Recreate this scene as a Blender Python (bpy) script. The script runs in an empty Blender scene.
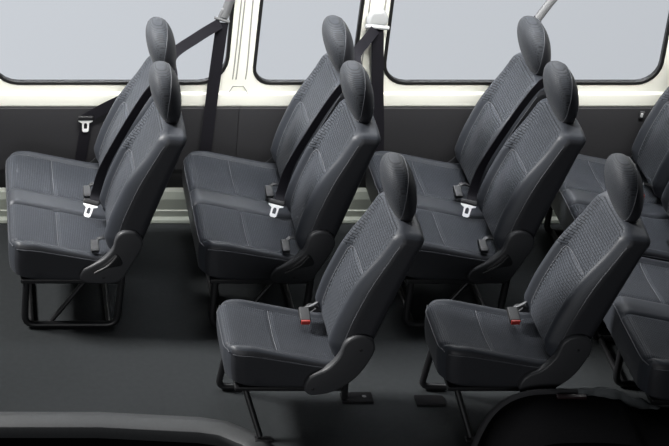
import bpy, bmesh, math, random
from mathutils import Vector, Matrix

scene = bpy.context.scene
COL = scene.collection
random.seed(4)

# ------------------------------------------------------------------ camera
CAM_PITCH = 0.5114
CAM_D = 9.149
FLOOR_OFF = 0.42
cam_data = bpy.data.cameras.new('camera')
cam = bpy.data.objects.new('camera', cam_data)
COL.objects.link(cam)
cam.location = (0, -CAM_D * math.cos(CAM_PITCH), CAM_D * math.sin(CAM_PITCH) + FLOOR_OFF)
cam.rotation_euler = (math.pi / 2 - CAM_PITCH, 0, 0)
cam_data.sensor_fit = 'HORIZONTAL'
cam_data.sensor_width = 36.0
cam_data.lens = 2092.0 / 669.0 * 36.0
cam_data.shift_x = (334.5 + 39.8) / 669.0
cam_data.clip_end = 200
scene.camera = cam

# ------------------------------------------------------------------ world: pale studio sky behind the window side, dark elsewhere
world = bpy.data.worlds.new('studio_sky')
scene.world = world
world.use_nodes = True
wn, wl = world.node_tree.nodes, world.node_tree.links
wn.clear()
w_out = wn.new('ShaderNodeOutputWorld')
w_bg = wn.new('ShaderNodeBackground')
w_tc = wn.new('ShaderNodeTexCoord')
w_sep = wn.new('ShaderNodeSeparateXYZ')
w_ramp = wn.new('ShaderNodeValToRGB')
w_ramp.color_ramp.elements[0].position = 0.44
w_ramp.color_ramp.elements[0].color = (0.012, 0.013, 0.015, 1)
w_ramp.color_ramp.elements[1].position = 0.80
w_ramp.color_ramp.elements[1].color = (0.67, 0.69, 0.715, 1)
w_map = wn.new('ShaderNodeMapRange')
w_map.inputs['From Min'].default_value = -1
w_map.inputs['From Max'].default_value = 1
wl.new(w_tc.outputs['Generated'], w_sep.inputs[0])
wl.new(w_sep.outputs['Y'], w_map.inputs['Value'])
wl.new(w_map.outputs[0], w_ramp.inputs[0])
w_side = wn.new('ShaderNodeMapRange')          # the sky is a little paler towards the front of the van and higher up
w_side.inputs['From Min'].default_value = -0.05
w_side.inputs['From Max'].default_value = 0.75
w_side.inputs['To Min'].default_value = 1.10
w_side.inputs['To Max'].default_value = 0.82
w_dif = wn.new('ShaderNodeMath')
w_dif.operation = 'SUBTRACT'
w_mul = wn.new('ShaderNodeMix')
w_mul.data_type = 'RGBA'
w_mul.blend_type = 'MULTIPLY'
w_mul.inputs[0].default_value = 1.0
wl.new(w_sep.outputs['X'], w_dif.inputs[0])
wl.new(w_sep.outputs['Z'], w_dif.inputs[1])
wl.new(w_dif.outputs[0], w_side.inputs['Value'])
wl.new(w_ramp.outputs[0], w_mul.inputs[6])
wl.new(w_side.outputs[0], w_mul.inputs[7])
wl.new(w_mul.outputs[2], w_bg.inputs[0])
w_bg.inputs[1].default_value = 1.0
wl.new(w_bg.outputs[0], w_out.inputs[0])

# ------------------------------------------------------------------ big studio lamps
def area(name, loc, target, size, size_y, power, color=(1, 1, 1), spread=180):
    d = bpy.data.lights.new(name, 'AREA')
    d.shape = 'RECTANGLE'
    d.size, d.size_y = size, size_y
    d.energy = power
    d.color = color
    d.spread = math.radians(spread)
    o = bpy.data.objects.new(name, d)
    COL.objects.link(o)
    o.location = loc
    o.rotation_euler = (Vector(target) - Vector(loc)).to_track_quat('-Z', 'Y').to_euler()
    return o

area('key_softbox', (-4.2, 0.9, 5.2), (1.7, -0.1, 0.5), 1.6, 1.2, 100, (1.0, 0.99, 0.97), 50)
area('overhead_softbox', (1.9, 0.35, 2.9), (1.9, 0.2, 0.4), 3.2, 0.6, 14, (0.95, 0.97, 1.0), 60)
area('front_fill', (-0.5, -6.0, 1.1), (1.6, -0.4, 0.7), 3.0, 2.0, 14, (0.97, 0.98, 1.0), 70)
area('rim_softbox', (1.4, 3.2, 3.3), (1.5, 0.0, 0.6), 4.5, 0.8, 60, (0.97, 0.98, 1.0), 120)
area('wall_washer', (1.7, -0.35, 2.3), (1.7, 0.8, 0.85), 4.4, 0.2, 22, (1.0, 0.99, 0.95), 45)

scene.view_settings.view_transform = 'Standard'
scene.view_settings.look = 'None'
scene.view_settings.exposure = 0.0
scene.view_settings.gamma = 1.0
scene.view_settings.use_curve_mapping = False

# ------------------------------------------------------------------ materials
def mat(name, color, rough=0.6, metallic=0.0, spec=0.5, sheen=0.0, bump=None, coat=0.0):
    m = bpy.data.materials.new(name)
    m.use_nodes = True
    nt = m.node_tree
    b = nt.nodes['Principled BSDF']
    b.inputs['Base Color'].default_value = (*color, 1)
    b.inputs['Roughness'].default_value = rough
    b.inputs['Metallic'].default_value = metallic
    b.inputs['Specular IOR Level'].default_value = spec
    b.inputs['Sheen Weight'].default_value = sheen
    b.inputs['Coat Weight'].default_value = coat
    if bump:
        scale, strength, dist = bump
        tc = nt.nodes.new('ShaderNodeTexCoord')
        nz = nt.nodes.new('ShaderNodeTexNoise')
        nz.inputs['Scale'].default_value = scale
        nz.inputs['Detail'].default_value = 4
        bp = nt.nodes.new('ShaderNodeBump')
        bp.inputs['Strength'].default_value = strength
        bp.inputs['Distance'].default_value = dist
        nt.links.new(tc.outputs['Object'], nz.inputs['Vector'])
        nt.links.new(nz.outputs[0], bp.inputs['Height'])
        nt.links.new(bp.outputs[0], b.inputs['Normal'])
        rp = nt.nodes.new('ShaderNodeMapRange')
        rp.inputs['To Min'].default_value = 0.8
        rp.inputs['To Max'].default_value = 1.2
        mx = nt.nodes.new('ShaderNodeMix')
        mx.data_type = 'RGBA'
        mx.blend_type = 'MULTIPLY'
        mx.inputs[0].default_value = 1.0
        mx.inputs[6].default_value = (*color, 1)
        nt.links.new(nz.outputs[0], rp.inputs['Value'])
        nt.links.new(rp.outputs[0], mx.inputs[7])
        nt.links.new(mx.outputs[2], b.inputs['Base Color'])
    return m

def weave(name, c_low, c_high, axes, bw, bh, rough=0.6, spec=0.35, sheen=0.05, strength=0.5):
    """woven fabric: staggered little ribs laid out in the part's own space"""
    m = bpy.data.materials.new(name)
    m.use_nodes = True
    nt = m.node_tree
    b = nt.nodes['Principled BSDF']
    tc = nt.nodes.new('ShaderNodeTexCoord')
    sep = nt.nodes.new('ShaderNodeSeparateXYZ')
    cmb = nt.nodes.new('ShaderNodeCombineXYZ')
    nt.links.new(tc.outputs['Object'], sep.inputs[0])
    nt.links.new(sep.outputs[axes[0]], cmb.inputs[0])
    nt.links.new(sep.outputs[axes[1]], cmb.inputs[1])
    br = nt.nodes.new('ShaderNodeTexBrick')
    br.inputs['Scale'].default_value = 1.0
    br.inputs['Brick Width'].default_value = bw
    br.inputs['Row Height'].default_value = bh
    br.inputs['Mortar Size'].default_value = bh * 0.22
    br.inputs['Mortar Smooth'].default_value = 0.8
    br.inputs['Color1'].default_value = (*c_high, 1)
    br.inputs['Color2'].default_value = (*[0.8 * h + 0.2 * l for h, l in zip(c_high, c_low)], 1)
    br.inputs['Mortar'].default_value = (*c_low, 1)
    nt.links.new(cmb.outputs[0], br.inputs['Vector'])
    nt.links.new(br.outputs['Color'], b.inputs['Base Color'])
    bp = nt.nodes.new('ShaderNodeBump')
    bp.inputs['Strength'].default_value = strength
    bp.inputs['Distance'].default_value = 0.003
    bp.invert = True
    nt.links.new(br.outputs['Fac'], bp.inputs['Height'])
    nt.links.new(bp.outputs[0], b.inputs['Normal'])
    b.inputs['Roughness'].default_value = rough
    b.inputs['Specular IOR Level'].default_value = spec
    b.inputs['Sheen Weight'].default_value = sheen
    b.inputs['Sheen Roughness'].default_value = 0.4
    return m

M = {}
M['seat_weave'] = weave('seat_weave', (0.009, 0.0105, 0.014), (0.050, 0.056, 0.068), ('Y', 'X'), 0.012, 0.008, strength=0.35, spec=0.25)
M['back_weave'] = weave('back_weave', (0.009, 0.0103, 0.0135), (0.050, 0.056, 0.067), ('Y', 'Z'), 0.024, 0.011, strength=0.6, spec=0.25)
M['bolster'] = mat('bolster_fabric', (0.027, 0.0305, 0.038), 0.48, spec=0.38, sheen=0.04, bump=(260, 0.25, 0.002))
M['side'] = mat('side_vinyl', (0.020, 0.021, 0.025), 0.55, spec=0.4, bump=(180, 0.15, 0.001))
M['head'] = weave('headrest_fabric', (0.009, 0.0103, 0.013), (0.038, 0.042, 0.050), ('Y', 'Z'), 0.012, 0.006, strength=0.35)
M['head_side'] = mat('headrest_side_vinyl', (0.011, 0.0115, 0.014), 0.5, spec=0.45, bump=(180, 0.15, 0.001))
M['stitch'] = mat('stitch_thread', (0.10, 0.104, 0.115), 0.7)
M['seam'] = mat('seam_piping', (0.055, 0.058, 0.066), 0.5)
M['groove_shade'] = mat('groove_shade_grey', (0.27, 0.27, 0.25), 0.5)  # grey painted in for the shade of the pressed pillar grooves
M['plate'] = mat('matt_black_plate', (0.006, 0.006, 0.007), 0.85, spec=0.15)
M['plastic'] = mat('dark_plastic', (0.030, 0.031, 0.034), 0.5, bump=(300, 0.15, 0.001))
M['recess'] = mat('black_plastic', (0.008, 0.008, 0.009), 0.45)
M['frame'] = mat('black_painted_steel', (0.008, 0.008, 0.009), 0.38, spec=0.5)
M['belt'] = mat('belt_webbing', (0.008, 0.0075, 0.011), 0.7, spec=0.25, bump=(420, 0.2, 0.001))
M['belt_light'] = mat('belt_webbing_light', (0.06, 0.062, 0.07), 0.6, bump=(420, 0.2, 0.001))
M['chrome'] = mat('bright_steel', (0.92, 0.92, 0.92), 0.35, metallic=0.15)
M['buckle'] = mat('buckle_plastic', (0.018, 0.018, 0.019), 0.45)
M['red'] = mat('red_button', (0.33, 0.03, 0.022), 0.4)
M['cream'] = mat('cream_paint', (0.78, 0.78, 0.71), 0.42, spec=0.4)
M['greypl'] = mat('silver_grey_plastic', (0.40, 0.41, 0.42), 0.4)
M['sill'] = mat('sill_paint', (0.28, 0.30, 0.26), 0.45)
M['silver'] = mat('silver_arm', (0.13, 0.133, 0.138), 0.45, metallic=0.1)
M['rubber'] = mat('black_rubber', (0.006, 0.006, 0.006), 0.5)
M['trim'] = mat('charcoal_trim', (0.018, 0.0178, 0.0205), 0.75, bump=(150, 0.12, 0.001))
M['floor'] = mat('floor_vinyl', (0.024, 0.0265, 0.028), 0.85, spec=0.15, bump=(40, 0.08, 0.001))
M['step'] = mat('step_plate', (0.042, 0.044, 0.046), 0.6, bump=(90, 0.1, 0.001))
M['black'] = mat('black_carpet', (0.002, 0.002, 0.0023), 0.95, spec=0.02, bump=(200, 0.3, 0.002))
M['arch_trim'] = mat('arch_carpet_lip', (0.075, 0.082, 0.085), 0.8, bump=(60, 0.5, 0.006))
M['maroon'] = mat('maroon_plastic', (0.012, 0.004, 0.005), 0.4)

gm = bpy.data.materials.new('window_glass')
gm.use_nodes = True
gb = gm.node_tree.nodes['Principled BSDF']
gb.inputs['Base Color'].default_value = (0.95, 0.97, 1.0, 1)
gb.inputs['Roughness'].default_value = 0.0
gb.inputs['IOR'].default_value = 1.05
gb.inputs['Transmission Weight'].default_value = 1.0
gb.inputs['Specular IOR Level'].default_value = 0.2
M['glass'] = gm

# ------------------------------------------------------------------ mesh helpers
class MB:
    def __init__(self):
        self.v, self.f, self.m, self.mats = [], [], [], []
    def mi(self, m):
        if m not in self.mats:
            self.mats.append(m)
        return self.mats.index(m)
    def add(self, verts, faces, m):
        o = len(self.v)
        self.v += [tuple(p) for p in verts]
        if not isinstance(m, list):
            m = [m] * len(faces)
        for f, mm in zip(faces, m):
            self.f.append(tuple(i + o for i in f))
            self.m.append(self.mi(mm))
    def build(self, name, parent=None, smooth=True):
        me = bpy.data.meshes.new(name)
        me.from_pydata(self.v, [], self.f)
        for mm in self.mats:
            me.materials.append(M[mm])
        me.polygons.foreach_set('material_index', self.m)
        me.validate()
        bm = bmesh.new()
        bm.from_mesh(me)
        bmesh.ops.recalc_face_normals(bm, faces=bm.faces)
        bm.to_mesh(me)
        bm.free()
        me.polygons.foreach_set('use_smooth', [smooth] * len(me.polygons))
        me.update()
        if smooth:
            me.set_sharp_from_angle(angle=math.radians(48))
        o = bpy.data.objects.new(name, me)
        COL.objects.link(o)
        if parent:
            o.parent = parent
        return o

def axis_samples(h, r, n, k=3):
    r = min(r, h)
    out = []
    for i in range(k + 1):
        out.append(-h + r * (1 - math.tan(math.pi / 4 * (1 - i / k))))
    inner = 2 * (h - r)
    if inner > 1e-6:
        for i in range(1, n):
            out.append(-h + r + inner * i / n)
        for i in range(k, -1, -1):
            out.append(h - r * (1 - math.tan(math.pi / 4 * (1 - i / k))))
    else:
        for i in range(k - 1, -1, -1):
            out.append(h - r * (1 - math.tan(math.pi / 4 * (1 - i / k))))
    return out

def rbox(mb, h, r, n, fn=None, mfn='plastic', k=3, loc=(0, 0, 0), rot=None):
    """box with rounded edges, subdivided; fn reshapes a point, mfn picks the face material"""
    ax = [axis_samples(h[i], r, n[i], k) for i in range(3)]
    L = [len(a) for a in ax]
    idx, verts, faces, mats = {}, [], [], []
    rr = min(r, *h)
    def vid(i, j, kk):
        key = (i, j, kk)
        if key in idx:
            return idx[key]
        p = [ax[0][i], ax[1][j], ax[2][kk]]
        q = [max(-(h[a] - rr), min(h[a] - rr, p[a])) for a in range(3)]
        d = Vector([p[a] - q[a] for a in range(3)])
        if d.length > 1e-9:
            d = d.normalized() * rr
        p = [q[a] + d[a] for a in range(3)]
        idx[key] = len(verts)
        verts.append(p)
        return idx[key]
    for a in range(3):
        b, c = (a + 1) % 3, (a + 2) % 3
        for s in (0, L[a] - 1):
            for i in range(L[b] - 1):
                for j in range(L[c] - 1):
                    q = []
                    for di, dj in ((0, 0), (1, 0), (1, 1), (0, 1)):
                        t = [0, 0, 0]
                        t[a], t[b], t[c] = s, i + di, j + dj
                        q.append(vid(*t))
                    faces.append(q if s else q[::-1])
                    if callable(mfn):
                        cc = [sum(verts[x][z] for x in q) / 4 for z in range(3)]
                        mats.append(mfn(a, 1 if s else -1, cc))
                    else:
                        mats.append(mfn)
    out = []
    for p in verts:
        p = Vector(fn(*p)) if fn else Vector(p)
        if rot is not None:
            p = rot @ p
        out.append(p + Vector(loc))
    mb.add(out, faces, mats)

def smooth_path(pts, n=6):
    pts = [Vector(p) for p in pts]
    if len(pts) < 3:
        return pts
    out = []
    P = [2 * pts[0] - pts[1]] + pts + [2 * pts[-1] - pts[-2]]
    for i in range(1, len(P) - 2):
        for k in range(n):
            t = k / n
            a, b, c, d = P[i - 1], P[i], P[i + 1], P[i + 2]
            out.append(0.5 * ((2 * b) + (c - a) * t + (2 * a - 5 * b + 4 * c - d) * t * t + (3 * b - a - 3 * c + d) * t ** 3))
    out.append(pts[-1])
    return out

def tube(mb, pts, r, m, seg=10, closed=False):
    pts = [Vector(p) for p in pts]
    n = len(pts)
    verts, faces = [], []
    up = None
    for i, p in enumerate(pts):
        if closed:
            t = pts[(i + 1) % n] - pts[i - 1]
        else:
            t = pts[min(i + 1, n - 1)] - pts[max(i - 1, 0)]
        t.normalize()
        if up is None:
            up = Vector((0, 0, 1)) if abs(t.z) < 0.9 else Vector((1, 0, 0))
        sx = t.cross(up)
        if sx.length < 1e-6:
            sx = t.orthogonal()
        sx.normalize()
        up = sx.cross(t).normalized()
        rad = r[i] if isinstance(r, (list, tuple)) else r
        for s in range(seg):
            a = 2 * math.pi * s / seg
            verts.append(p + (sx * math.cos(a) + up * math.sin(a)) * rad)
    lim = n if closed else n - 1
    for i in range(lim):
        for s in range(seg):
            a, b = i * seg + s, i * seg + (s + 1) % seg
            c, d = ((i + 1) % n) * seg + (s + 1) % seg, ((i + 1) % n) * seg + s
            faces.append((a, b, c, d))
    if not closed:
        faces.append(tuple(range(seg))[::-1])
        faces.append(tuple((n - 1) * seg + s for s in range(seg)))
    mb.add(verts, faces, m)

def ribbon(mb, pts, wdirs, width, thick, m):
    """strap of flat webbing: wdirs gives the width direction at every point"""
    pts = [Vector(p) for p in pts]
    n = len(pts)
    verts, faces = [], []
    for i, p in enumerate(pts):
        t = (pts[min(i + 1, n - 1)] - pts[max(i - 1, 0)]).normalized()
        w = Vector(wdirs[i] if isinstance(wdirs, list) else wdirs)
        w = (w - t * w.dot(t)).normalized()
        nn = t.cross(w).normalized()
        for sw, sn in ((-1, -1), (1, -1), (1, 1), (-1, 1)):
            verts.append(p + w * sw * width / 2 + nn * sn * thick / 2)
    for i in range(n - 1):
        for s in range(4):
            a, b = i * 4 + s, i * 4 + (s + 1) % 4
            faces.append((a, b, b + 4, a + 4))
    faces.append((3, 2, 1, 0))
    faces.append(tuple((n - 1) * 4 + s for s in range(4)))
    mb.add(verts, faces, m)

def prism(mb, poly, y0, y1, m, bevel=0.006, n=3):
    """polygon in X,Z pushed out along Y from y0 (back) to y1 (front face, rounded edge)"""
    N = len(poly)
    cx = sum(p[0] for p in poly) / N
    cz = sum(p[1] for p in poly) / N
    P = [Vector((p[0], p[1])) for p in poly]
    area2 = sum(P[i].x * P[(i + 1) % N].y - P[(i + 1) % N].x * P[i].y for i in range(N))
    sg = 1 if area2 > 0 else -1
    nrm = []
    for i in range(N):
        e1 = (P[i] - P[i - 1]).normalized()
        e2 = (P[(i + 1) % N] - P[i]).normalized()
        t = (e1 + e2)
        t = t.normalized() if t.length > 1e-6 else e1
        nrm.append(Vector((t.y, -t.x)) * sg)
    s = 1 if y1 > y0 else -1
    rings = [(y0, 0.0)]
    for k in range(n + 1):
        a = math.pi / 2 * k / n
        rings.append((y1 - s * bevel * (1 - math.sin(a)), bevel * (1 - math.cos(a))))
    verts, faces = [], []
    for y, ins in rings:
        for i in range(N):
            q = P[i] - nrm[i] * ins
            verts.append((q.x, y, q.y))
    for r_ in range(len(rings) - 1):
        for i in range(N):
            a, b = r_ * N + i, r_ * N + (i + 1) % N
            faces.append((a, b, b + N, a + N))
    faces.append(tuple(range(N))[::-1])
    faces.append(tuple((len(rings) - 1) * N + i for i in range(N)))
    mb.add(verts, faces, m)

def smooth_poly(poly, n=4):
    """closed Catmull-Rom outline"""
    P = [Vector(p) for p in poly]
    N = len(P)
    out = []
    for i in range(N):
        a, b, c, d = P[i - 1], P[i], P[(i + 1) % N], P[(i + 2) % N]
        for k in range(n):
            t = k / n
            q = 0.5 * ((2 * b) + (c - a) * t + (2 * a - 5 * b + 4 * c - d) * t * t + (3 * b - a - 3 * c + d) * t ** 3)
            out.append((q.x, q.y))
    return out

def cyl_y(mb, c, r, y0, y1, m, seg=20):
    prism(mb, [(c[0] + r * math.cos(2 * math.pi * i / seg), c[1] + r * math.sin(2 * math.pi * i / seg)) for i in range(seg)], y0, y1, m, bevel=min(0.002, r * 0.3), n=2)

def empty(name, loc):
    o = bpy.data.objects.new(name, None)
    o.empty_display_size = 0.1
    COL.objects.link(o)
    o.location = loc
    return o

def tag(o, label, cat, group=None):
    o['label'] = label
    o['category'] = cat
    if group:
        o['group'] = group
    return o

def struct(o):
    o['kind'] = 'structure'
    return o

def copy_tree(o, parent=None):
    c = o.copy()
    COL.objects.link(c)
    if parent:
        c.parent = parent
    for ch in o.children:
        copy_tree(ch, c)
    return c

def sstep(a, b, x):
    t = max(0.0, min(1.0, (x - a) / (b - a)))
    return t * t * (3 - 2 * t)

# ================================================================== THE SHELL
FLOOR_X0, FLOOR_X1 = -1.2, 4.6
WALL_Y = 0.80

def poly_slab(name, outline, z0, z1, m):
    mb = MB()
    n = len(outline)
    v = [(x, y, z1) for x, y in outline] + [(x, y, z0) for x, y in outline]
    f = [tuple(range(n)), tuple(range(2 * n - 1, n - 1, -1))]
    f += [(i, i + n, (i + 1) % n + n, (i + 1) % n) for i in range(n)]
    mb.add(v, f, m)
    return mb.build(name, smooth=False)

step_edge = [(FLOOR_X0, -0.845), (0.57, -0.850), (0.98, -0.886), (1.09, -0.915), (1.20, -1.00), (1.27, -1.10), (1.30, -1.45)]
floor_outline = [(FLOOR_X0, WALL_Y + 0.05)] + step_edge + [(FLOOR_X1, -1.45), (FLOOR_X1, WALL_Y + 0.05)]
struct(poly_slab('floor', floor_outline, -0.04, 0.0, 'floor'))

# lighter scuff plate along the sliding-door step, then the dark well
def offset_edge(edge, d):
    out = []
    for i, p in enumerate(edge):
        a, b = Vector(edge[max(i - 1, 0)]), Vector(edge[min(i + 1, len(edge) - 1)])
        t = (b - a).normalized()
        q = Vector(p) + Vector((t.y, -t.x)) * d
        out.append((q.x, q.y))
    return out
mb = MB()
lip = [(0.0, 0.0015), (0.03, 0.001), (0.07, -0.004), (0.085, -0.012), (0.09, -0.06)]
rows = []
for d, z in lip:
    rows.append([(x, y, z) for x, y in offset_edge(step_edge[:-1], d)])
n = len(rows[0])
mb.add([p for r_ in rows for p in r_], [(i * n + j, i * n + j + 1, (i + 1) * n + j + 1, (i + 1) * n + j) for i in range(len(rows) - 1) for j in range(n - 1)], 'step')
o = mb.build('trim_3')
sol = o.modifiers.new('thick', 'SOLIDIFY')
sol.thickness = 0.004
sol.offset = -1
struct(o)
struct(poly_slab('floor_step_well', [(FLOOR_X0, -0.5), (1.30, -0.5), (1.30, -1.9), (FLOOR_X0, -1.9)], -0.34, -0.30, 'black'))
mb = MB()
ris = [(x, y + 0.003) for x, y in step_edge]
mb.add([(x, y, -0.04) for x, y in ris] + [(x, y, -0.30) for x, y in ris] + [(x, y + 0.03, -0.04) for x, y in ris] + [(x, y + 0.03, -0.30) for x, y in ris],
       [(i, i + 1, i + 1 + len(ris), i + len(ris)) for i in range(len(ris) - 1)] + [(i + 2 * len(ris), i + 3 * len(ris), i + 1 + 3 * len(ris), i + 1 + 2 * len(ris)) for i in range(len(ris) - 1)], 'black')
struct(mb.build('trim_5', smooth=False))

# window wall: one painted sheet with three openings
def rrect(x0, x1, z0, z1, r, n=6, lean=0.0):
    pts = []
    for cx_, cz_, a0 in ((x1 - r, z1 - r, 0), (x0 + r, z1 - r, 90), (x0 + r, z0 + r, 180), (x1 - r, z0 + r, 270)):
        for k in range(n + 1):
            a = math.radians(a0 + 90 * k / n)
            x = cx_ + r * math.cos(a)
            z = cz_ + r * math.sin(a)
            pts.append((x + lean * (z - z0), z))
    return pts

WINS = [(0.145, 1.226, 0.720, 1.42, 0.125, 0.02), (1.362, 1.812, 0.720, 1.42, 0.075, 0.03), (1.962, 3.232, 0.720, 1.42, 0.10, 0.015)]
def curve_sheet(name, loops, depth, bevel, m, y, parent=None):
    cu = bpy.data.curves.new(name, 'CURVE')
    cu.dimensions = '2D'
    cu.fill_mode = 'BOTH'
    cu.extrude = depth
    cu.bevel_depth = bevel
    cu.bevel_resolution = 3
    for lp in loops:
        sp = cu.splines.new('POLY')
        sp.points.add(len(lp) - 1)
        for p, q in zip(sp.points, lp):
            p.co = (q[0], q[1], 0, 1)
        sp.use_cyclic_u = True
    tmp = bpy.data.objects.new(name + '_tmp', cu)
    COL.objects.link(tmp)
    tmp.rotation_euler = (math.pi / 2, 0, 0)
    tmp.location = (0, y, 0)
    dg = bpy.context.evaluated_depsgraph_get()
    dg.update()
    me = bpy.data.meshes.new_from_object(tmp.evaluated_get(dg))
    me.transform(tmp.matrix_world if False else Matrix.Translation((0, y, 0)) @ Matrix.Rotation(math.pi / 2, 4, 'X'))
    bpy.data.objects.remove(tmp)
    bpy.data.curves.remove(cu)
    me.materials.clear()
    me.materials.append(M[m])
    me.name = name
    me.polygons.foreach_set('use_smooth', [True] * len(me.polygons))
    me.set_sharp_from_angle(angle=math.radians(40))
    o = bpy.data.objects.new(name, me)
    COL.objects.link(o)
    if parent:
        o.parent = parent
    return o

outer = [(FLOOR_X0, 0.0), (FLOOR_X1, 0.0), (FLOOR_X1, 1.62), (FLOOR_X0, 1.62)]
struct(curve_sheet('wall_left', [outer] + [rrect(a - 0.007, b + 0.007, c - 0.007, d + 0.007, r + 0.007, lean=l)[::-1] for a, b, c, d, r, l in WINS], 0.004, 0.006, 'cream', WALL_Y + 0.011))
for i, (a, b, c, d, r, l) in enumerate(WINS):
    e = struct(empty('window_%d' % (i + 1), ((a + b) / 2, WALL_Y, c)))
    inv = Matrix.Translation(-e.location)
    fr = curve_sheet('window_seal', [rrect(a - 0.010, b + 0.010, c - 0.010, d + 0.010, r + 0.010, lean=l), rrect(a, b, c, d, r, lean=l)[::-1]], 0.011, 0.003, 'rubber', WALL_Y + 0.010, e)
    gl = curve_sheet('window_pane', [rrect(a + 0.001, b - 0.001, c + 0.001, d - 0.001, r, lean=l)], 0.002, 0.0, 'glass', WALL_Y + 0.018, e)
    for ch in (fr, gl):
        ch.matrix_parent_inverse = inv

# pressed details of the painted pillars: hexagon boss and long grooves, their shade painted as grey lines
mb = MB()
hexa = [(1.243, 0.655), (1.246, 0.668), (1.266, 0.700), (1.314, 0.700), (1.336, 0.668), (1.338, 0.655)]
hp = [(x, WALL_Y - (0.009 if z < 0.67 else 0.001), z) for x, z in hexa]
tube(mb, hp, 0.0022, 'groove_shade', 6)
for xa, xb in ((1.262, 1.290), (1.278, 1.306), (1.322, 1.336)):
    tube(mb, smooth_path([(xa, WALL_Y, 0.735), (xa + 0.004, WALL_Y - 0.002, 0.82), ((xa + xb) / 2, WALL_Y - 0.003, 1.1), (xb, WALL_Y, 1.58)]), 0.0032, 'groove_shade', 8)
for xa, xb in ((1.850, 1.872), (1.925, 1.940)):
    tube(mb, smooth_path([(xa, WALL_Y, 0.735), (xa + 0.003, WALL_Y - 0.002, 0.82), ((xa + xb) / 2, WALL_Y - 0.003, 1.1), (xb, WALL_Y, 1.58)]), 0.0032, 'groove_shade', 8)
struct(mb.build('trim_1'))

# ledge below the glass: a soft rounded cream swelling
mb = MB()
rbox(mb, ((FLOOR_X1 - FLOOR_X0) / 2, 0.016, 0.038), 0.014, (8, 1, 2), None, 'cream', loc=((FLOOR_X0 + FLOOR_X1) / 2, WALL_Y + 0.004, 0.632))
struct(mb.build('trim_4'))

# charcoal lower lining in two panels, with a joint
mb = MB()
for x0, x1 in ((FLOOR_X0, 1.3000), (1.3005, FLOOR_X1)):
    rbox(mb, ((x1 - x0) / 2, 0.011, 0.162), 0.004, (4, 1, 3), None, 'trim', loc=((x0 + x1) / 2, WALL_Y - 0.009, 0.433))
rbox(mb, ((FLOOR_X1 - FLOOR_X0) / 2, 0.004, 0.060), 0.002, (4, 1, 2), None, 'recess', k=1, loc=((FLOOR_X0 + FLOOR_X1) / 2, WALL_Y + 0.002, 0.222))
struct(mb.build('trim_2'))

# painted sill at the foot of the wall
mb = MB()
def strip_x(mb, prof, m):
    n = len(prof)
    v = [(FLOOR_X0, y, z) for y, z in prof] + [(FLOOR_X1, y, z) for y, z in prof]
    mb.add(v, [(i, (i + 1) % n, (i + 1) % n + n, i + n) for i in range(n)] + [tuple(range(n))[::-1], tuple(range(n, 2 * n))], m)
strip_x(mb, [(0.80, 0.168), (0.80, 0.0), (0.742, 0.0), (0.738, 0.006), (0.742, 0.018), (0.752, 0.022), (0.765, 0.026), (0.766, 0.056), (0.772, 0.060), (0.774, 0.115), (0.785, 0.150)], 'sill')
struct(mb.build('baseboard_left', smooth=False))

# ================================================================== SEATS
SEAT_BOT = 0.250
def cushion_fn(hy, pads):
    hx, hz = 0.240, 0.1
    def top(s, y):
        z = 0.447 - 0.105 * s + 0.018 * max(0, (s - 0.75) / 0.25) ** 2
        z -= 0.012 * (1 - sstep(0.0, 0.10, s)) * 0.6
        e = hy - abs(y)                      # distance from the side edge
        z += 0.015 * (1 - sstep(0.025, 0.075, e)) * sstep(0.03, 0.25, s)
        if pads:
            z += 0.006 * (1 - sstep(0.04, 0.085, abs(y)))
            for yy in (-0.07, 0.07):
                z -= 0.009 * math.exp(-((y - yy) / 0.008) ** 2)
            cen = 0.26
            z -= 0.008 * (1 - sstep(0.0, 0.17, abs(abs(y) - cen))) * sstep(0.1, 0.4, s)
        else:
            z -= 0.012 * (1 - sstep(0.0, 0.17, abs(y))) * sstep(0.1, 0.5, s)
        z -= 0.005 * math.exp(-((e - 0.050) / 0.007) ** 2)
        if not pads or abs(y) > 0.07:
            z -= 0.005 * math.exp(-((s - 0.44) / 0.014) ** 2) * sstep(0.05, 0.064, e)
        return z
    def fn(x, y, z):
        s = (x + hx) / (2 * hx)
        t = (z + hz) / (2 * hz)
        X = -0.637 + s * 0.475
        X += (1 - t) * (0.008 if pads else 0.020) * (1 - s) ** 2 - 0.010 * (1 - (2 * t - 1) ** 2) * max(0, 1 - 3 * s)
        yy = y - math.copysign(0.022 * max(0, 1 - s * 6) ** 2 * sstep(hy - 0.10, hy, abs(y)), y)
        X += 0.018 * sstep(hy - 0.09, hy, abs(y)) * max(0, 1 - s * 5)
        yy *= 1 - 0.03 * (1 - t) * (0.2 / hy)
        zt = top(s, y)
        Z = SEAT_BOT + (zt - SEAT_BOT) * t
        if t < 0.15:
            Z += 0.02 * (1 - s) ** 6
        return (X, yy, Z)
    return fn, top, hx, hz

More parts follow.
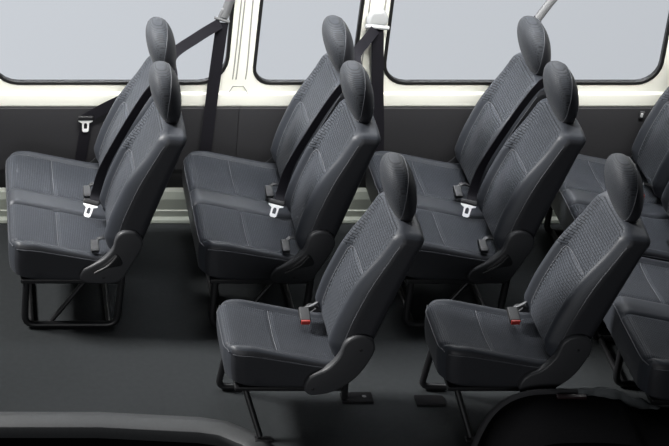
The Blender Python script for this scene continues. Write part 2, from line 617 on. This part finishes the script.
def make_cushion(parent, hy, pads):
    fn, top, hx, hz = cushion_fn(hy, pads)
    def mfn(a, s, c):
        if a == 2 and s > 0:
            e = hy - abs(c[1])
            if e > 0.050 and (not pads or abs(c[1]) > 0.07):
                return 'seat_weave'
            return 'bolster'
        if a == 0 and s < 0:
            return 'bolster'
        return 'side'
    mb = MB()
    rbox(mb, (hx, hy, hz), 0.032, (44, int(hy / 0.0048), 5), fn, mfn, k=6)
    def on_top(s, y, dz=0.001):
        x = -hx + s * 2 * hx
        p = fn(x, y, hz)
        return (p[0], p[1], p[2] + dz)
    ranges = [(-hy + 0.054, hy - 0.054)] if not pads else [(-hy + 0.054, -0.075), (0.075, hy - 0.054)]
    for a, b in ranges:
        tube(mb, [on_top(0.44, a + (b - a) * i / 14) for i in range(15)], 0.0016, 'stitch', 5)
    for sy in (-1, 1):
        tube(mb, [on_top(0.07 + 0.90 * i / 20, sy * (hy - 0.050), 0.0005) for i in range(21)], 0.0014, 'seam', 5)
        if pads:
            tube(mb, [on_top(0.07 + 0.90 * i / 20, sy * 0.07, 0.0005) for i in range(21)], 0.0016, 'seam', 5)
    # piping along the front and side edges
    edge = []
    for i in range(13):
        p = fn(hx - 2 * hx * i / 12 * 0.97, -hy * 1.0, hz * 0.70)
        edge.append((p[0], p[1] - 0.001, p[2]))
    tube(mb, edge, 0.0022, 'seam', 6)
    p0 = [fn(-hx, -hy * 0.97 + 2 * hy * 0.97 * i / 16, hz * 0.72) for i in range(17)]
    tube(mb, [(p[0] - 0.001, p[1], p[2]) for p in p0], 0.0022, 'seam', 6)
    # underside pan
    return mb.build('seat_cushion', parent)

BH = (0.06, 0.203, 0.285)
def back_fn(x, y, z):
    w = (z + BH[2]) / (2 * BH[2])
    f = (x + BH[0]) / (2 * BH[0])              # 0 front .. 1 rear
    Z = 0.385 + 0.572 * w
    xf = -0.232 + 0.228 * w - 0.020 * math.sin(math.pi * w) * 0.9 + 0.012 * (1 - sstep(0, .35, w))
    xr = -0.088 + 0.190 * w
    front = 1 - f
    ay = abs(y)
    d = 0.0
    lo = 1 - sstep(0.55, 0.9, w)
    d += (0.010 + 0.026 * lo) * sstep(0.118, 0.158, ay) * sstep(0.0, 0.15, w)
    d -= (0.020 + 0.016 * lo) * (max(0.0, ay - 0.160) / 0.043) ** 2
    d -= 0.006 * math.exp(-((ay - 0.135) / 0.007) ** 2) * (1 - sstep(0.60, 0.66, w))
    d -= 0.007 * math.exp(-((w - 0.60 + 0.02 * (y / 0.14) ** 2) / 0.012) ** 2) * (1 - sstep(0.132, 0.142, ay))
    d += 0.012 * math.exp(-((w - 0.42) / 0.16) ** 2) * (1 - sstep(0.02, 0.14, ay))
    X = xf + (xr - xf) * f - d * front
    # top edge falls a little to the front, corners drop
    Z -= 0.020 * sstep(0.85, 1.0, w) * (ay / BH[1]) ** 4
    Z += 0.012 * sstep(0.8, 1.0, w) * (0.6 - f)
    Y = y * (1.0 + 0.03 * (1 - w)) 
    return (X, Y, Z)

def make_back(parent, y0):
    def fn(x, y, z):
        p = back_fn(x, y, z)
        return (p[0], p[1] + y0, p[2])
    def mfn(a, s, c):
        if a == 0 and s < 0:
            if abs(c[1]) < 0.135:
                return 'back_weave'
            return 'back_weave' if 0.05 < c[2] < BH[2] - 0.012 and abs(c[1]) < 0.166 else 'bolster'
        if a == 2 and s > 0:
            return 'bolster'
        if a == 1 and c[0] < -0.042:
            return 'bolster'
        return 'side'
    mb = MB()
    rbox(mb, BH, 0.034, (3, 70, 84), fn, mfn, k=6)
    def on_front(y, w, d=0.001):
        p = fn(-BH[0], y, -BH[2] + 2 * BH[2] * w)
        return (p[0] - d, p[1], p[2])
    tube(mb, [on_front(-0.135 + 0.27 * i / 20, 0.60 - 0.02 * ((-0.135 + 0.27 * i / 20) / 0.14) ** 2, 0.0005) for i in range(21)], 0.0018, 'stitch', 5)
    for sy in (-1, 1):
        tube(mb, [on_front(sy * 0.135, 0.10 + 0.48 * i / 20, 0.0005) for i in range(21)], 0.0018, 'stitch', 5)
        # piping where the fabric front meets the side
        q = [fn(-0.041, sy * (BH[1] - 0.003), -BH[2] + 2 * BH[2] * (0.08 + 0.84 * i / 24)) for i in range(25)]
        tube(mb, [(p[0], p[1] + sy * 0.0005, p[2]) for p in q], 0.0022, 'seam', 6)
    return mb.build('backrest', parent)

def make_headrest(parent, y0):
    C0 = Vector((0.014, y0, 1.054))
    A = (0.062, 0.137, 0.133)
    def shape(nv):
        nx, ny, nz = nv
        e = 0.86
        sg = lambda v: math.copysign(abs(v) ** e, v)
        x, y, z = sg(nx) * A[0], sg(ny) * A[1], sg(nz) * A[2]
        t = z / A[2]
        x *= 1.0 + 0.20 * t - 0.10 * t * t
        y *= 1.0 - 0.22 * max(0, -t) ** 2
        x += -0.030 * t
        return C0 + Vector((x, y, z))
    N = 20
    idx, verts, faces, mats = {}, [], [], []
    def vid(p):
        key = tuple(round(c, 5) for c in p)
        if key not in idx:
            idx[key] = len(verts)
            nv = Vector(p).normalized()
            verts.append(shape(nv))
        return idx[key]
    for a in range(3):
        b, c = (a + 1) % 3, (a + 2) % 3
        for s in (-1, 1):
            for i in range(N):
                for j in range(N):
                    q = []
                    cen = Vector((0, 0, 0))
                    for di, dj in ((0, 0), (1, 0), (1, 1), (0, 1)):
                        t = [0, 0, 0]
                        t[a] = s
                        t[b] = math.tan(math.pi / 4 * (-1 + 2 * (i + di) / N))
                        t[c] = math.tan(math.pi / 4 * (-1 + 2 * (j + dj) / N))
                        q.append(vid(t))
                        cen += Vector(t)
                    faces.append(q if s > 0 else q[::-1])
                    cn = cen.normalized()
                    mats.append('head' if cn.x < -0.02 + 0.60 * cn.z else 'head_side')
    mb = MB()
    mb.add(verts, faces, mats)
    # panel seam runs round the pad where the front cover meets the rear cover
    ring = []
    for i in range(60):
        a = 2 * math.pi * i / 60
        nv = Vector((0.0, math.cos(a), math.sin(a)))
        for _ in range(12):
            nv.x = -0.02 + 0.60 * nv.z
            nv.normalize()
        ring.append(C0 + (shape(nv) - C0) * 1.004)
    tube(mb, ring, 0.0018, 'seam', 6, closed=True)
    h = mb.build('headrest', parent)
    for sy in (-0.06, 0.06):
        pb = MB()
        tube(pb, [(0.035, y0 + sy, 0.90), (0.030, y0 + sy, 1.02)], 0.006, 'frame', 10)
        pb.build('headrest_post', h)
    return h

COVER_SINGLE = [(-0.111, 0.519), (-0.078, 0.506), (-0.060, 0.470), (-0.067, 0.422), (-0.121, 0.323), (-0.205, 0.258), (-0.285, 0.240), (-0.316, 0.256), (-0.322, 0.290), (-0.300, 0.332), (-0.240, 0.366), (-0.198, 0.422), (-0.180, 0.484), (-0.148, 0.513)]
COVER_BENCH = [(-0.140, 0.514), (-0.100, 0.502), (-0.074, 0.465), (-0.078, 0.425), (-0.125, 0.330), (-0.156, 0.275), (-0.200, 0.258), (-0.273, 0.256), (-0.325, 0.266), (-0.340, 0.292), (-0.322, 0.326), (-0.290, 0.346), (-0.240, 0.378), (-0.202, 0.425), (-0.190, 0.476), (-0.172, 0.503)]

def make_cover(parent, poly, yi, yo, bench):
    mb = MB()
    prism(mb, smooth_poly(poly, 4), yi, yo, 'plastic', bevel=0.010, n=4)
    s = 1 if yo > yi else -1
    if bench:
        # release-lever recess
        prism(mb, smooth_poly([(-0.270, 0.322), (-0.205, 0.338), (-0.160, 0.350), (-0.160, 0.375), (-0.185, 0.405), (-0.222, 0.370)], 3), yo - s * 0.004, yo + s * 0.001, 'recess', bevel=0.0008, n=1)
    cov = mb.build('hinge_cover', parent)
    spots = [(-0.115, 0.455), (-0.288, 0.272)] if not bench else [(-0.235, 0.287)]
    for c in spots:
        sb = MB()
        cyl_y(sb, c, 0.006, yo - s * 0.002, yo + s * 0.0015, 'recess', 12)
        sb.build('screw', cov)
    if bench:
        lb = MB()
        tube(lb, smooth_path([(-0.275, yo + s * 0.004, 0.312), (-0.215, yo + s * 0.006, 0.352), (-0.180, yo + s * 0.005, 0.398)]), 0.006, 'recess', 8)
        lb.build('recliner_lever', cov)
    return cov

def make_buckle(parent, loc, size, red):
    """latch box lying across the cushion, its button towards the aisle, on a webbing stub"""
    mb = MB()
    tilt = Matrix.Rotation(math.radians(14), 3, 'X')
    hx_, hy_, hz_ = 0.021 * size, 0.038 * size, 0.012 * size
    L = Vector(loc)
    rbox(mb, (hx_, hy_, hz_), 0.005, (2, 3, 1), None, 'buckle', loc=L, rot=tilt)
    a = L + tilt @ Vector((0.004, hy_ - 0.006, 0))
    ribbon(mb, smooth_path([a, a + Vector((0.028, 0.018, 0.010)), a + Vector((0.085, 0.020, -0.012))]), (0, 1, 0.1), 0.020, 0.004, 'recess')
    bk = mb.build('buckle', parent)
    bb = MB()
    rbox(bb, (hx_ * 0.84, 0.007, hz_ * 0.82), 0.002, (1, 1, 1), None, 'red' if red else 'recess', k=2, loc=L + tilt @ Vector((0, -hy_, 0.001)), rot=tilt)
    o = bb.build('release_button', bk)
    if red:
        o['label'] = 'red release button'
    return bk

def bent(pts, r, n=5):
    """polyline with rounded corners"""
    P = [Vector(p) for p in pts]
    out = [P[0]]
    for i in range(1, len(P) - 1):
        a = (P[i - 1] - P[i]).normalized()
        b = (P[i + 1] - P[i]).normalized()
        p0, p2 = P[i] + a * r, P[i] + b * r
        for k in range(n + 1):
            t = k / n
            out.append(p0 * (1 - t) ** 2 + P[i] * 2 * t * (1 - t) + p2 * t * t)
    out.append(P[-1])
    return out

# ---- bench seat (two places), local origin on the floor below the seat's hip line
def make_bench(loc, over_arch=False, red=False):
    root = empty('bench_seat', loc)
    make_cushion(root, 0.450, True)
    pan = MB()
    rbox(pan, (0.215, 0.425, 0.012), 0.006, (2, 2, 1), None, 'frame', loc=(-0.375, 0, 0.242))
    tube(pan, [(-0.155, -0.42, 0.36), (-0.155, 0.42, 0.36)], 0.014, 'frame', 10)
    pan.build('seat_pan', root)
    for y0 in (-0.236, 0.236):
        b = make_back(root, y0)
        make_headrest(b, y0)
    make_cover(root, COVER_BENCH, -0.440, -0.468, True)
    make_cover(root, COVER_BENCH, 0.440, 0.452, True)
    for sy in ((-0.41, 0.41) if not over_arch else (0.05, 0.40)):
        lg = MB()
        tube(lg, bent([(-0.565, sy, 0.25), (-0.570, sy, 0.016), (-0.165, sy, 0.016), (-0.150, sy, 0.27)], 0.05), 0.0155, 'frame', 12)
        lg.build('leg_frame', root)
        br = MB()
        tube(br, [(-0.30, sy * 0.97, 0.245), (-0.455, sy * 0.97, 0.022)], 0.011, 'frame', 10)
        br.build('brace', root)
    for cx_ in (-0.54, -0.20):
        cr = MB()
        tube(cr, [(cx_, -0.41 if not over_arch else 0.05, 0.020), (cx_, 0.41, 0.020)], 0.012, 'frame', 10)
        cr.build('cross_bar', root)
    make_buckle(root, (-0.280, 0.090, 0.408), 0.85, red)
    make_buckle(root, (-0.272, -0.395, 0.405), 0.85, red)
    return root

# ---- single jump seat on the aisle side
def make_single(loc):
    root = empty('jump_seat', loc)
    make_cushion(root, 0.205, False)
    pan = MB()
    rbox(pan, (0.215, 0.185, 0.010), 0.005, (2, 2, 1), None, 'frame', loc=(-0.375, 0, 0.242))
    tube(pan, [(-0.155, -0.19, 0.36), (-0.155, 0.19, 0.36)], 0.014, 'frame', 10)
    pan.build('seat_pan', root)
    b = make_back(root, 0)
    make_headrest(b, 0)
    make_cover(root, COVER_SINGLE, -0.198, -0.228, False)
    make_cover(root, COVER_SINGLE, 0.198, 0.216, False)
    lg = MB()
    tube(lg, bent([(-0.575, 0.16, 0.26), (-0.605, 0.175, 0.018), (-0.50, 0.175, 0.014)], 0.035), 0.014, 'frame', 12)
    lg.build('leg', root)
    lg = MB()
    tube(lg, bent([(-0.555, -0.11, 0.25), (-0.475, -0.185, 0.016)], 0.03), 0.013, 'frame', 12)
    rbox(lg, (0.035, 0.018, 0.004), 0.003, (1, 1, 1), None, 'frame', loc=(-0.46, -0.188, 0.0045))
    lg.build('leg', root)
    fp = MB()
    rbox(fp, (0.060, 0.036, 0.005), 0.003, (2, 1, 1), None, 'plate', loc=(-0.585, 0.085, 0.0055))
    fp.build('foot_plate', root)
    fp = MB()
    rbox(fp, (0.065, 0.036, 0.006), 0.003, (2, 1, 1), None, 'plate', loc=(-0.035, 0.105, 0.0065))
    rbox(fp, (0.012, 0.018, 0.13), 0.004, (1, 1, 2), None, 'frame', loc=(-0.090, 0.105, 0.135))
    tube(fp, [(-0.09, 0.105, 0.255), (-0.16, 0.105, 0.30)], 0.014, 'frame')
    cyl_pts = [(-0.005 + 0.009 * math.cos(k * math.pi / 6), 0.105 + 0.009 * math.sin(k * math.pi / 6), 0.0145) for k in range(12)]
    fp.add(cyl_pts, [tuple(range(12))], 'buckle')
    fp.build('floor_bracket', root)
    make_buckle(root, (-0.285, 0.105, 0.410), 1.02, True)
    st = MB()
    ribbon(st, smooth_path([(-0.275, 0.142, 0.424), (-0.240, 0.152, 0.434), (-0.205, 0.158, 0.462)]), (0, 1, 0), 0.012, 0.004, 'silver')
    st.build('buckle_stalk', root)
    return root

ROWS = [0.852, 1.672, 2.522, 3.340]
BENCH_Y = 0.222
bench = make_bench((ROWS[0], BENCH_Y, 0))
tag(bench, 'frontmost two-place dark grey bench, with an open view of its black tube legs', 'seat', 'two-place bench seats')
labels = {1: 'two-place dark grey bench under the narrow window, second from the front',
          2: 'two-place dark grey bench, third from the front, with a silver arm above its headrest',
          3: 'two-place dark grey bench at the rear, by the wall under the window corner'}
def recline(seat, angles):
    """tip each backrest about its hip hinge, a degree or two"""
    backs = sorted([c for c in seat.children if c.name.split('.')[0] == 'backrest'], key=lambda c: sum(v.co.y for v in c.data.vertices) / len(c.data.vertices))
    P = Vector((-0.13, 0, 0.42))
    for bk, ang in zip(backs, angles):
        R = Matrix.Rotation(math.radians(ang), 4, 'Y')
        bk.matrix_local = Matrix.Translation(P) @ R @ Matrix.Translation(-P)

for i in (1, 2, 3):
    o = copy_tree(bench) if i < 3 else make_bench((0, 0, 0), red=True)
    o.location = (ROWS[i], BENCH_Y, 0)
    if i == 1:
        recline(o, (-0.8, -1.2))
    tag(o, labels[i], 'seat', 'two-place bench seats')
o = make_bench((ROWS[3] - 0.025, BENCH_Y - 0.930, 0), True)
tag(o, 'two-place dark grey bench over the wheel arch, partly cut off by the picture edge', 'seat', 'two-place bench seats')

recline(bench, (0.3, 2.2))
SINGLE_Y = -0.853
js = make_single((ROWS[1] + 0.012, SINGLE_Y, 0))
tag(js, 'single dark grey jump seat beside the black door step', 'seat', 'single jump seats')
o = copy_tree(js)
recline(o, (2.0,))
bpy.data.objects.remove([c for c in js.children if c.name.split('.')[0] == 'foot_plate'][0])
o.location = (ROWS[2] + 0.012, SINGLE_Y, 0)
tag(o, 'single dark grey jump seat with its hinge cover touching the black wheel arch', 'seat', 'single jump seats')

# ================================================================== SEAT BELTS
def tongue(parent, loc, R, s=1.0):
    """black-backed steel latch tongue with its slot"""
    hb = MB()
    rbox(hb, (0.010 * s, 0.036 * s, 0.007), 0.004, (1, 3, 1), None, 'recess', loc=loc, rot=R)
    grip = hb.build('tongue_grip', parent)
    t = MB()
    def ring(o_, i_):
        n = len(o_)
        v, f = [], []
        for z in (-0.0015, 0.0015):
            v += [Vector((a, b, z)) for a, b in o_]
            v += [Vector((a, b, z)) for a, b in i_]
        for i in range(n):
            j = (i + 1) % n
            f += [(i, j, n + j, n + i), (2 * n + i, 3 * n + i, 3 * n + j, 2 * n + j), (i, 2 * n + i, 2 * n + j, j), (n + i, n + j, 3 * n + j, 3 * n + i)]
        t.add([Vector(loc) + R @ p for p in v], f, 'chrome')
    outer_ = [(-0.012, 0.034), (-0.018, 0.033), (-0.024, 0.017), (-0.066, 0.015), (-0.072, 0.009), (-0.072, -0.009), (-0.066, -0.015), (-0.024, -0.017), (-0.018, -0.033), (-0.012, -0.034)]
    inner_ = [(-0.026, 0.004), (-0.030, 0.006), (-0.034, 0.008), (-0.052, 0.008), (-0.056, 0.006), (-0.056, -0.006), (-0.052, -0.008), (-0.034, -0.008), (-0.030, -0.006), (-0.026, -0.004)]
    ring([(a * s, b * s) for a, b in outer_], [(a * s, b * s) for a, b in inner_])
    o = t.build('latch_tongue', grip)
    o['label'] = 'bright steel latch tongue'
    return grip

def tongue_rotation():
    ax = Vector((0.30, 0.66, 0.62)).normalized()
    az = ax.cross(Vector((1.0, -0.1, 0.1))).normalized()
    ay = az.cross(ax)
    return Matrix((ax, ay, az)).transposed()

def gap_path(rx, yb):
    return [Vector((rx + 0.070, yb + 0.060, 0.985)),
            Vector((rx + 0.010, yb + 0.022, 0.982)),
            Vector((rx - 0.045, yb + 0.004, 0.925)),
            Vector((rx - 0.132, yb - 0.002, 0.764)),
            Vector((rx - 0.214, yb - 0.012, 0.590)),
            Vector((rx - 0.248, yb - 0.045, 0.480)),
            Vector((rx - 0.258, yb - 0.088, 0.442))]

def shoulder_belt(row, ring_pt, label, behind, arm_top=None, pillar_cover=False, vertical_end=None):
    rx = ROWS[row]
    base = (rx, BENCH_Y, 0)
    root = empty('seat_belt', ring_pt)
    inv = Matrix.Translation(-Vector(ring_pt))
    def put(o):
        o.matrix_parent_inverse = inv
        return o
    rp = Vector(ring_pt)
    yb = BENCH_Y
    # strap over the seat: ring -> over the backrest's inner shoulder -> down the gap to the tongue
    pts = [rp + Vector((-0.006, -0.006, -0.018)), rp.lerp(Vector(behind), 0.5), Vector(behind)] + gap_path(rx, yb)
    path = smooth_path(pts, 6)
    wd = []
    for i in range(len(path)):
        t = i / (len(path) - 1)
        a = Vector((0.75, 0.0, -0.7))
        b = Vector((1.0, 0.45, 0.2))
        wd.append(tuple(a.lerp(b, sstep(0.05, 0.40, t))))
    s = MB()
    ribbon(s, path, wd, 0.048, 0.003, 'belt')
    put(s.build('strap', root))
    R = tongue_rotation()
    put(tongue(root, (rx - 0.272, yb - 0.092, 0.452), R))
    # vertical run down the wall to the retractor
    s = MB()
    e = vertical_end
    ribbon(s, [rp + Vector((0.004, 0.002, -0.018)), rp.lerp(Vector(e), 0.5), Vector(e)], (1, 0, 0), 0.056, 0.003, 'belt')
    put(s.build('retractor_strap', root))
    # guide loop
    s = MB()
    if pillar_cover:
        rbox(s, (0.050, 0.024, 0.042), 0.022, (3, 2, 3), lambda x, y, z: (x * (1 - 0.40 * sstep(-0.01, 0.042, z)), y, z), 'greypl', k=4, loc=rp + Vector((0.002, 0.018, 0.032)))
        tube(s, [rp + Vector((-0.054, -0.006, -0.004)), rp + Vector((0.054, -0.006, -0.014))], 0.010, 'greypl', 10)
    else:
        tube(s, [rp + Vector((-0.034, -0.006, 0.010)), rp + Vector((0.034, -0.006, -0.012))], 0.007, 'silver', 10)
        rbox(s, (0.022, 0.012, 0.030), 0.010, (2, 1, 2), None, 'silver', loc=rp + Vector((0.010, 0.004, 0.022)), rot=Matrix.Rotation(math.radians(18), 3, 'Y'))
    g = put(s.build('belt_guide', root))
    g['label'] = 'pale grey guide loop'
    if arm_top:
        s = MB()
        tube(s, smooth_path([rp + Vector((0.010, 0.006, 0.010)), rp.lerp(Vector(arm_top), 0.5) + Vector((0.004, 0, 0.01)), Vector(arm_top)], 8), 0.021, 'silver', 14)
        a = put(s.build('belt_arm', root))
        a['label'] = 'silver grey hanging arm'
    tag(root, label, 'seat belt', 'shoulder belts of the benches')
    return root

shoulder_belt(0, (1.186, 0.745, 1.062), 'black shoulder belt from the silver arm by the first pillar to the frontmost bench', (0.945, 0.52, 0.982), arm_top=(1.285, 0.775, 1.36), vertical_end=(1.150, 0.755, 0.37))
shoulder_belt(1, (1.895, 0.755, 1.030), 'black shoulder belt hanging from the pale domed guide on the second pillar', (1.76, 0.50, 0.990), pillar_cover=True, vertical_end=(1.965, 0.765, 0.37))

# third belt comes down from a curved arm hidden behind the headrest
def rear_belt():
    rx, yb = ROWS[2], BENCH_Y
    rp = Vector((2.610, 0.72, 1.075))
    root = empty('seat_belt', rp)
    inv = Matrix.Translation(-rp)
    s = MB()
    tube(s, smooth_path([rp, Vector((2.650, 0.730, 1.135)), Vector((2.700, 0.745, 1.20)), Vector((2.80, 0.775, 1.30)), Vector((2.90, 0.79, 1.50))], 8), 0.019, 'silver', 14)
    a = s.build('belt_arm', root)
    a.matrix_parent_inverse = inv
    a['label'] = 'silver grey hanging arm'
    pts = [rp, Vector((rx + 0.065, yb + 0.28, 1.01)), Vector((rx + 0.085, yb + 0.18, 0.99))] + gap_path(rx, yb)
    path = smooth_path(pts, 6)
    wd = [tuple(Vector((0.75, 0, -0.7)).lerp(Vector((1.0, 0.45, 0.2)), sstep(0.05, 0.4, i / (len(path) - 1)))) for i in range(len(path))]
    s = MB()
    ribbon(s, path, wd, 0.048, 0.003, 'belt')
    s.build('strap', root).matrix_parent_inverse = inv
    R = tongue_rotation()
    t = tongue(root, (rx - 0.272, yb - 0.092, 0.452), R)
    t.matrix_parent_inverse = inv
    tag(root, 'black shoulder belt on the silver arm above the wide window, crossing the third bench', 'seat belt', 'shoulder belts of the benches')
rear_belt()

# ================================================================== WHEEL ARCH
def wheel_arch():
    root = empty('wheel_arch', (2.75, -1.30, 0))
    inv = Matrix.Translation(-root.location)
    Y0 = -1.12
    # profile in X,Z
    prof = [(2.055, 0.0), (2.065, 0.06), (2.085, 0.13), (2.115, 0.195), (2.16, 0.245), (2.22, 0.276), (2.30, 0.288), (2.45, 0.288), (2.58, 0.270), (2.68, 0.225), (3.05, 0.22), (3.25, 0.20), (3.36, 0.13), (3.40, 0.0)]
    pr = smooth_path([(x, 0, z) for x, z in prof], 4)
    n = len(pr)
    c = Vector((2.72, 0, 0.0))
    rings = []
    for y, ins in ((Y0, 0.030), (Y0 - 0.006, 0.012), (Y0 - 0.020, 0.0), (Y0 - 0.35, 0.0)):
        rings.append([Vector((p.x - (p.x - c.x) * ins * 0.8, y, p.z * (1 - ins * 1.8))) for p in pr])
    mb = MB()
    mb.add([v for r_ in rings for v in r_], [(k * n + i, k * n + i + 1, (k + 1) * n + i + 1, (k + 1) * n + i) for k in range(len(rings) - 1) for i in range(n - 1)] + [tuple(range(n)), tuple((len(rings) - 1) * n + i for i in range(n))[::-1]], 'black')
    mb.build('arch_shell', root).matrix_parent_inverse = inv
    # pale carpeted lip along the far upper edge
    mb = MB()
    sub = [p for p in pr if p.x < 2.50]
    path = [Vector((p.x, Y0 - 0.004, p.z - 0.004)) for p in sub]
    tube(mb, path, 0.017, 'trim', 10)
    o = mb.build('arch_lip', root)
    o.matrix_parent_inverse = inv
    o['label'] = 'dark grey rounded lip'
    mb = MB()
    xs = [2.43 + 0.34 * i / 40 for i in range(41)]
    path = [Vector((x, Y0 - 0.010 + 0.004 * math.sin(x * 61), 0.288 + 0.003 * math.sin(x * 90) - 0.45 * max(0, x - 2.56))) for x in xs]
    rad = [0.021 + 0.004 * math.sin(x * 73) * math.sin(x * 31) for x in xs]
    tube(mb, path, rad, 'arch_trim', 12)
    o = mb.build('carpet_roll', root)
    o.matrix_parent_inverse = inv
    o['label'] = 'crumpled grey carpet edge'
    mb = MB()
    rbox(mb, (0.058, 0.012, 0.014), 0.004, (2, 1, 1), None, 'maroon', loc=(2.395, Y0 - 0.044, 0.285))
    o = mb.build('anchor_block', root)
    o.matrix_parent_inverse = inv
    o['label'] = 'small dark maroon block'
    tag(root, 'black carpeted wheel arch with a grey lip below the rear jump seat', 'wheel arch')
wheel_arch()

# ================================================================== SMALL THINGS ON THE WALL
def lap_belt():
    root = empty('lap_belt', (0.56, 0.76, 0.57))
    inv = Matrix.Translation(-root.location)
    s = MB()
    path = smooth_path([(0.770, 0.700, 0.690), (0.690, 0.730, 0.632), (0.612, 0.752, 0.574), (0.580, 0.758, 0.550)], 5)
    ribbon(s, path, (0.45, 0, -1), 0.052, 0.003, 'belt')
    s.build('strap', root).matrix_parent_inverse = inv
    s = MB()
    ribbon(s, smooth_path([(0.586, 0.752, 0.560), (0.583, 0.756, 0.48), (0.570, 0.766, 0.36), (0.562, 0.766, 0.30)], 5), (1, 0, 0), 0.052, 0.003, 'belt')
    s.build('hanging_strap', root).matrix_parent_inverse = inv
    R = Matrix(((0, 1, 0), (0, 0, -1), (1, 0, 0)))
    t = tongue(root, (0.584, 0.744, 0.562), R)
    t.matrix_parent_inverse = inv
    tag(root, 'black belt with a bright tongue hanging on the dark wall lining beside the frontmost bench', 'seat belt')
lap_belt()

mb = MB()
rbox(mb, (0.012, 0.008, 0.018), 0.004, (1, 1, 1), None, 'plastic', loc=(3.178, 0.772, 0.565))
rbox(mb, (0.006, 0.004, 0.010), 0.002, (1, 1, 1), None, 'greypl', k=2, loc=(3.174, 0.762, 0.567))
tag(mb.build('belt_clip'), 'tiny grey clip on the wall lining under the wide window', 'clip')
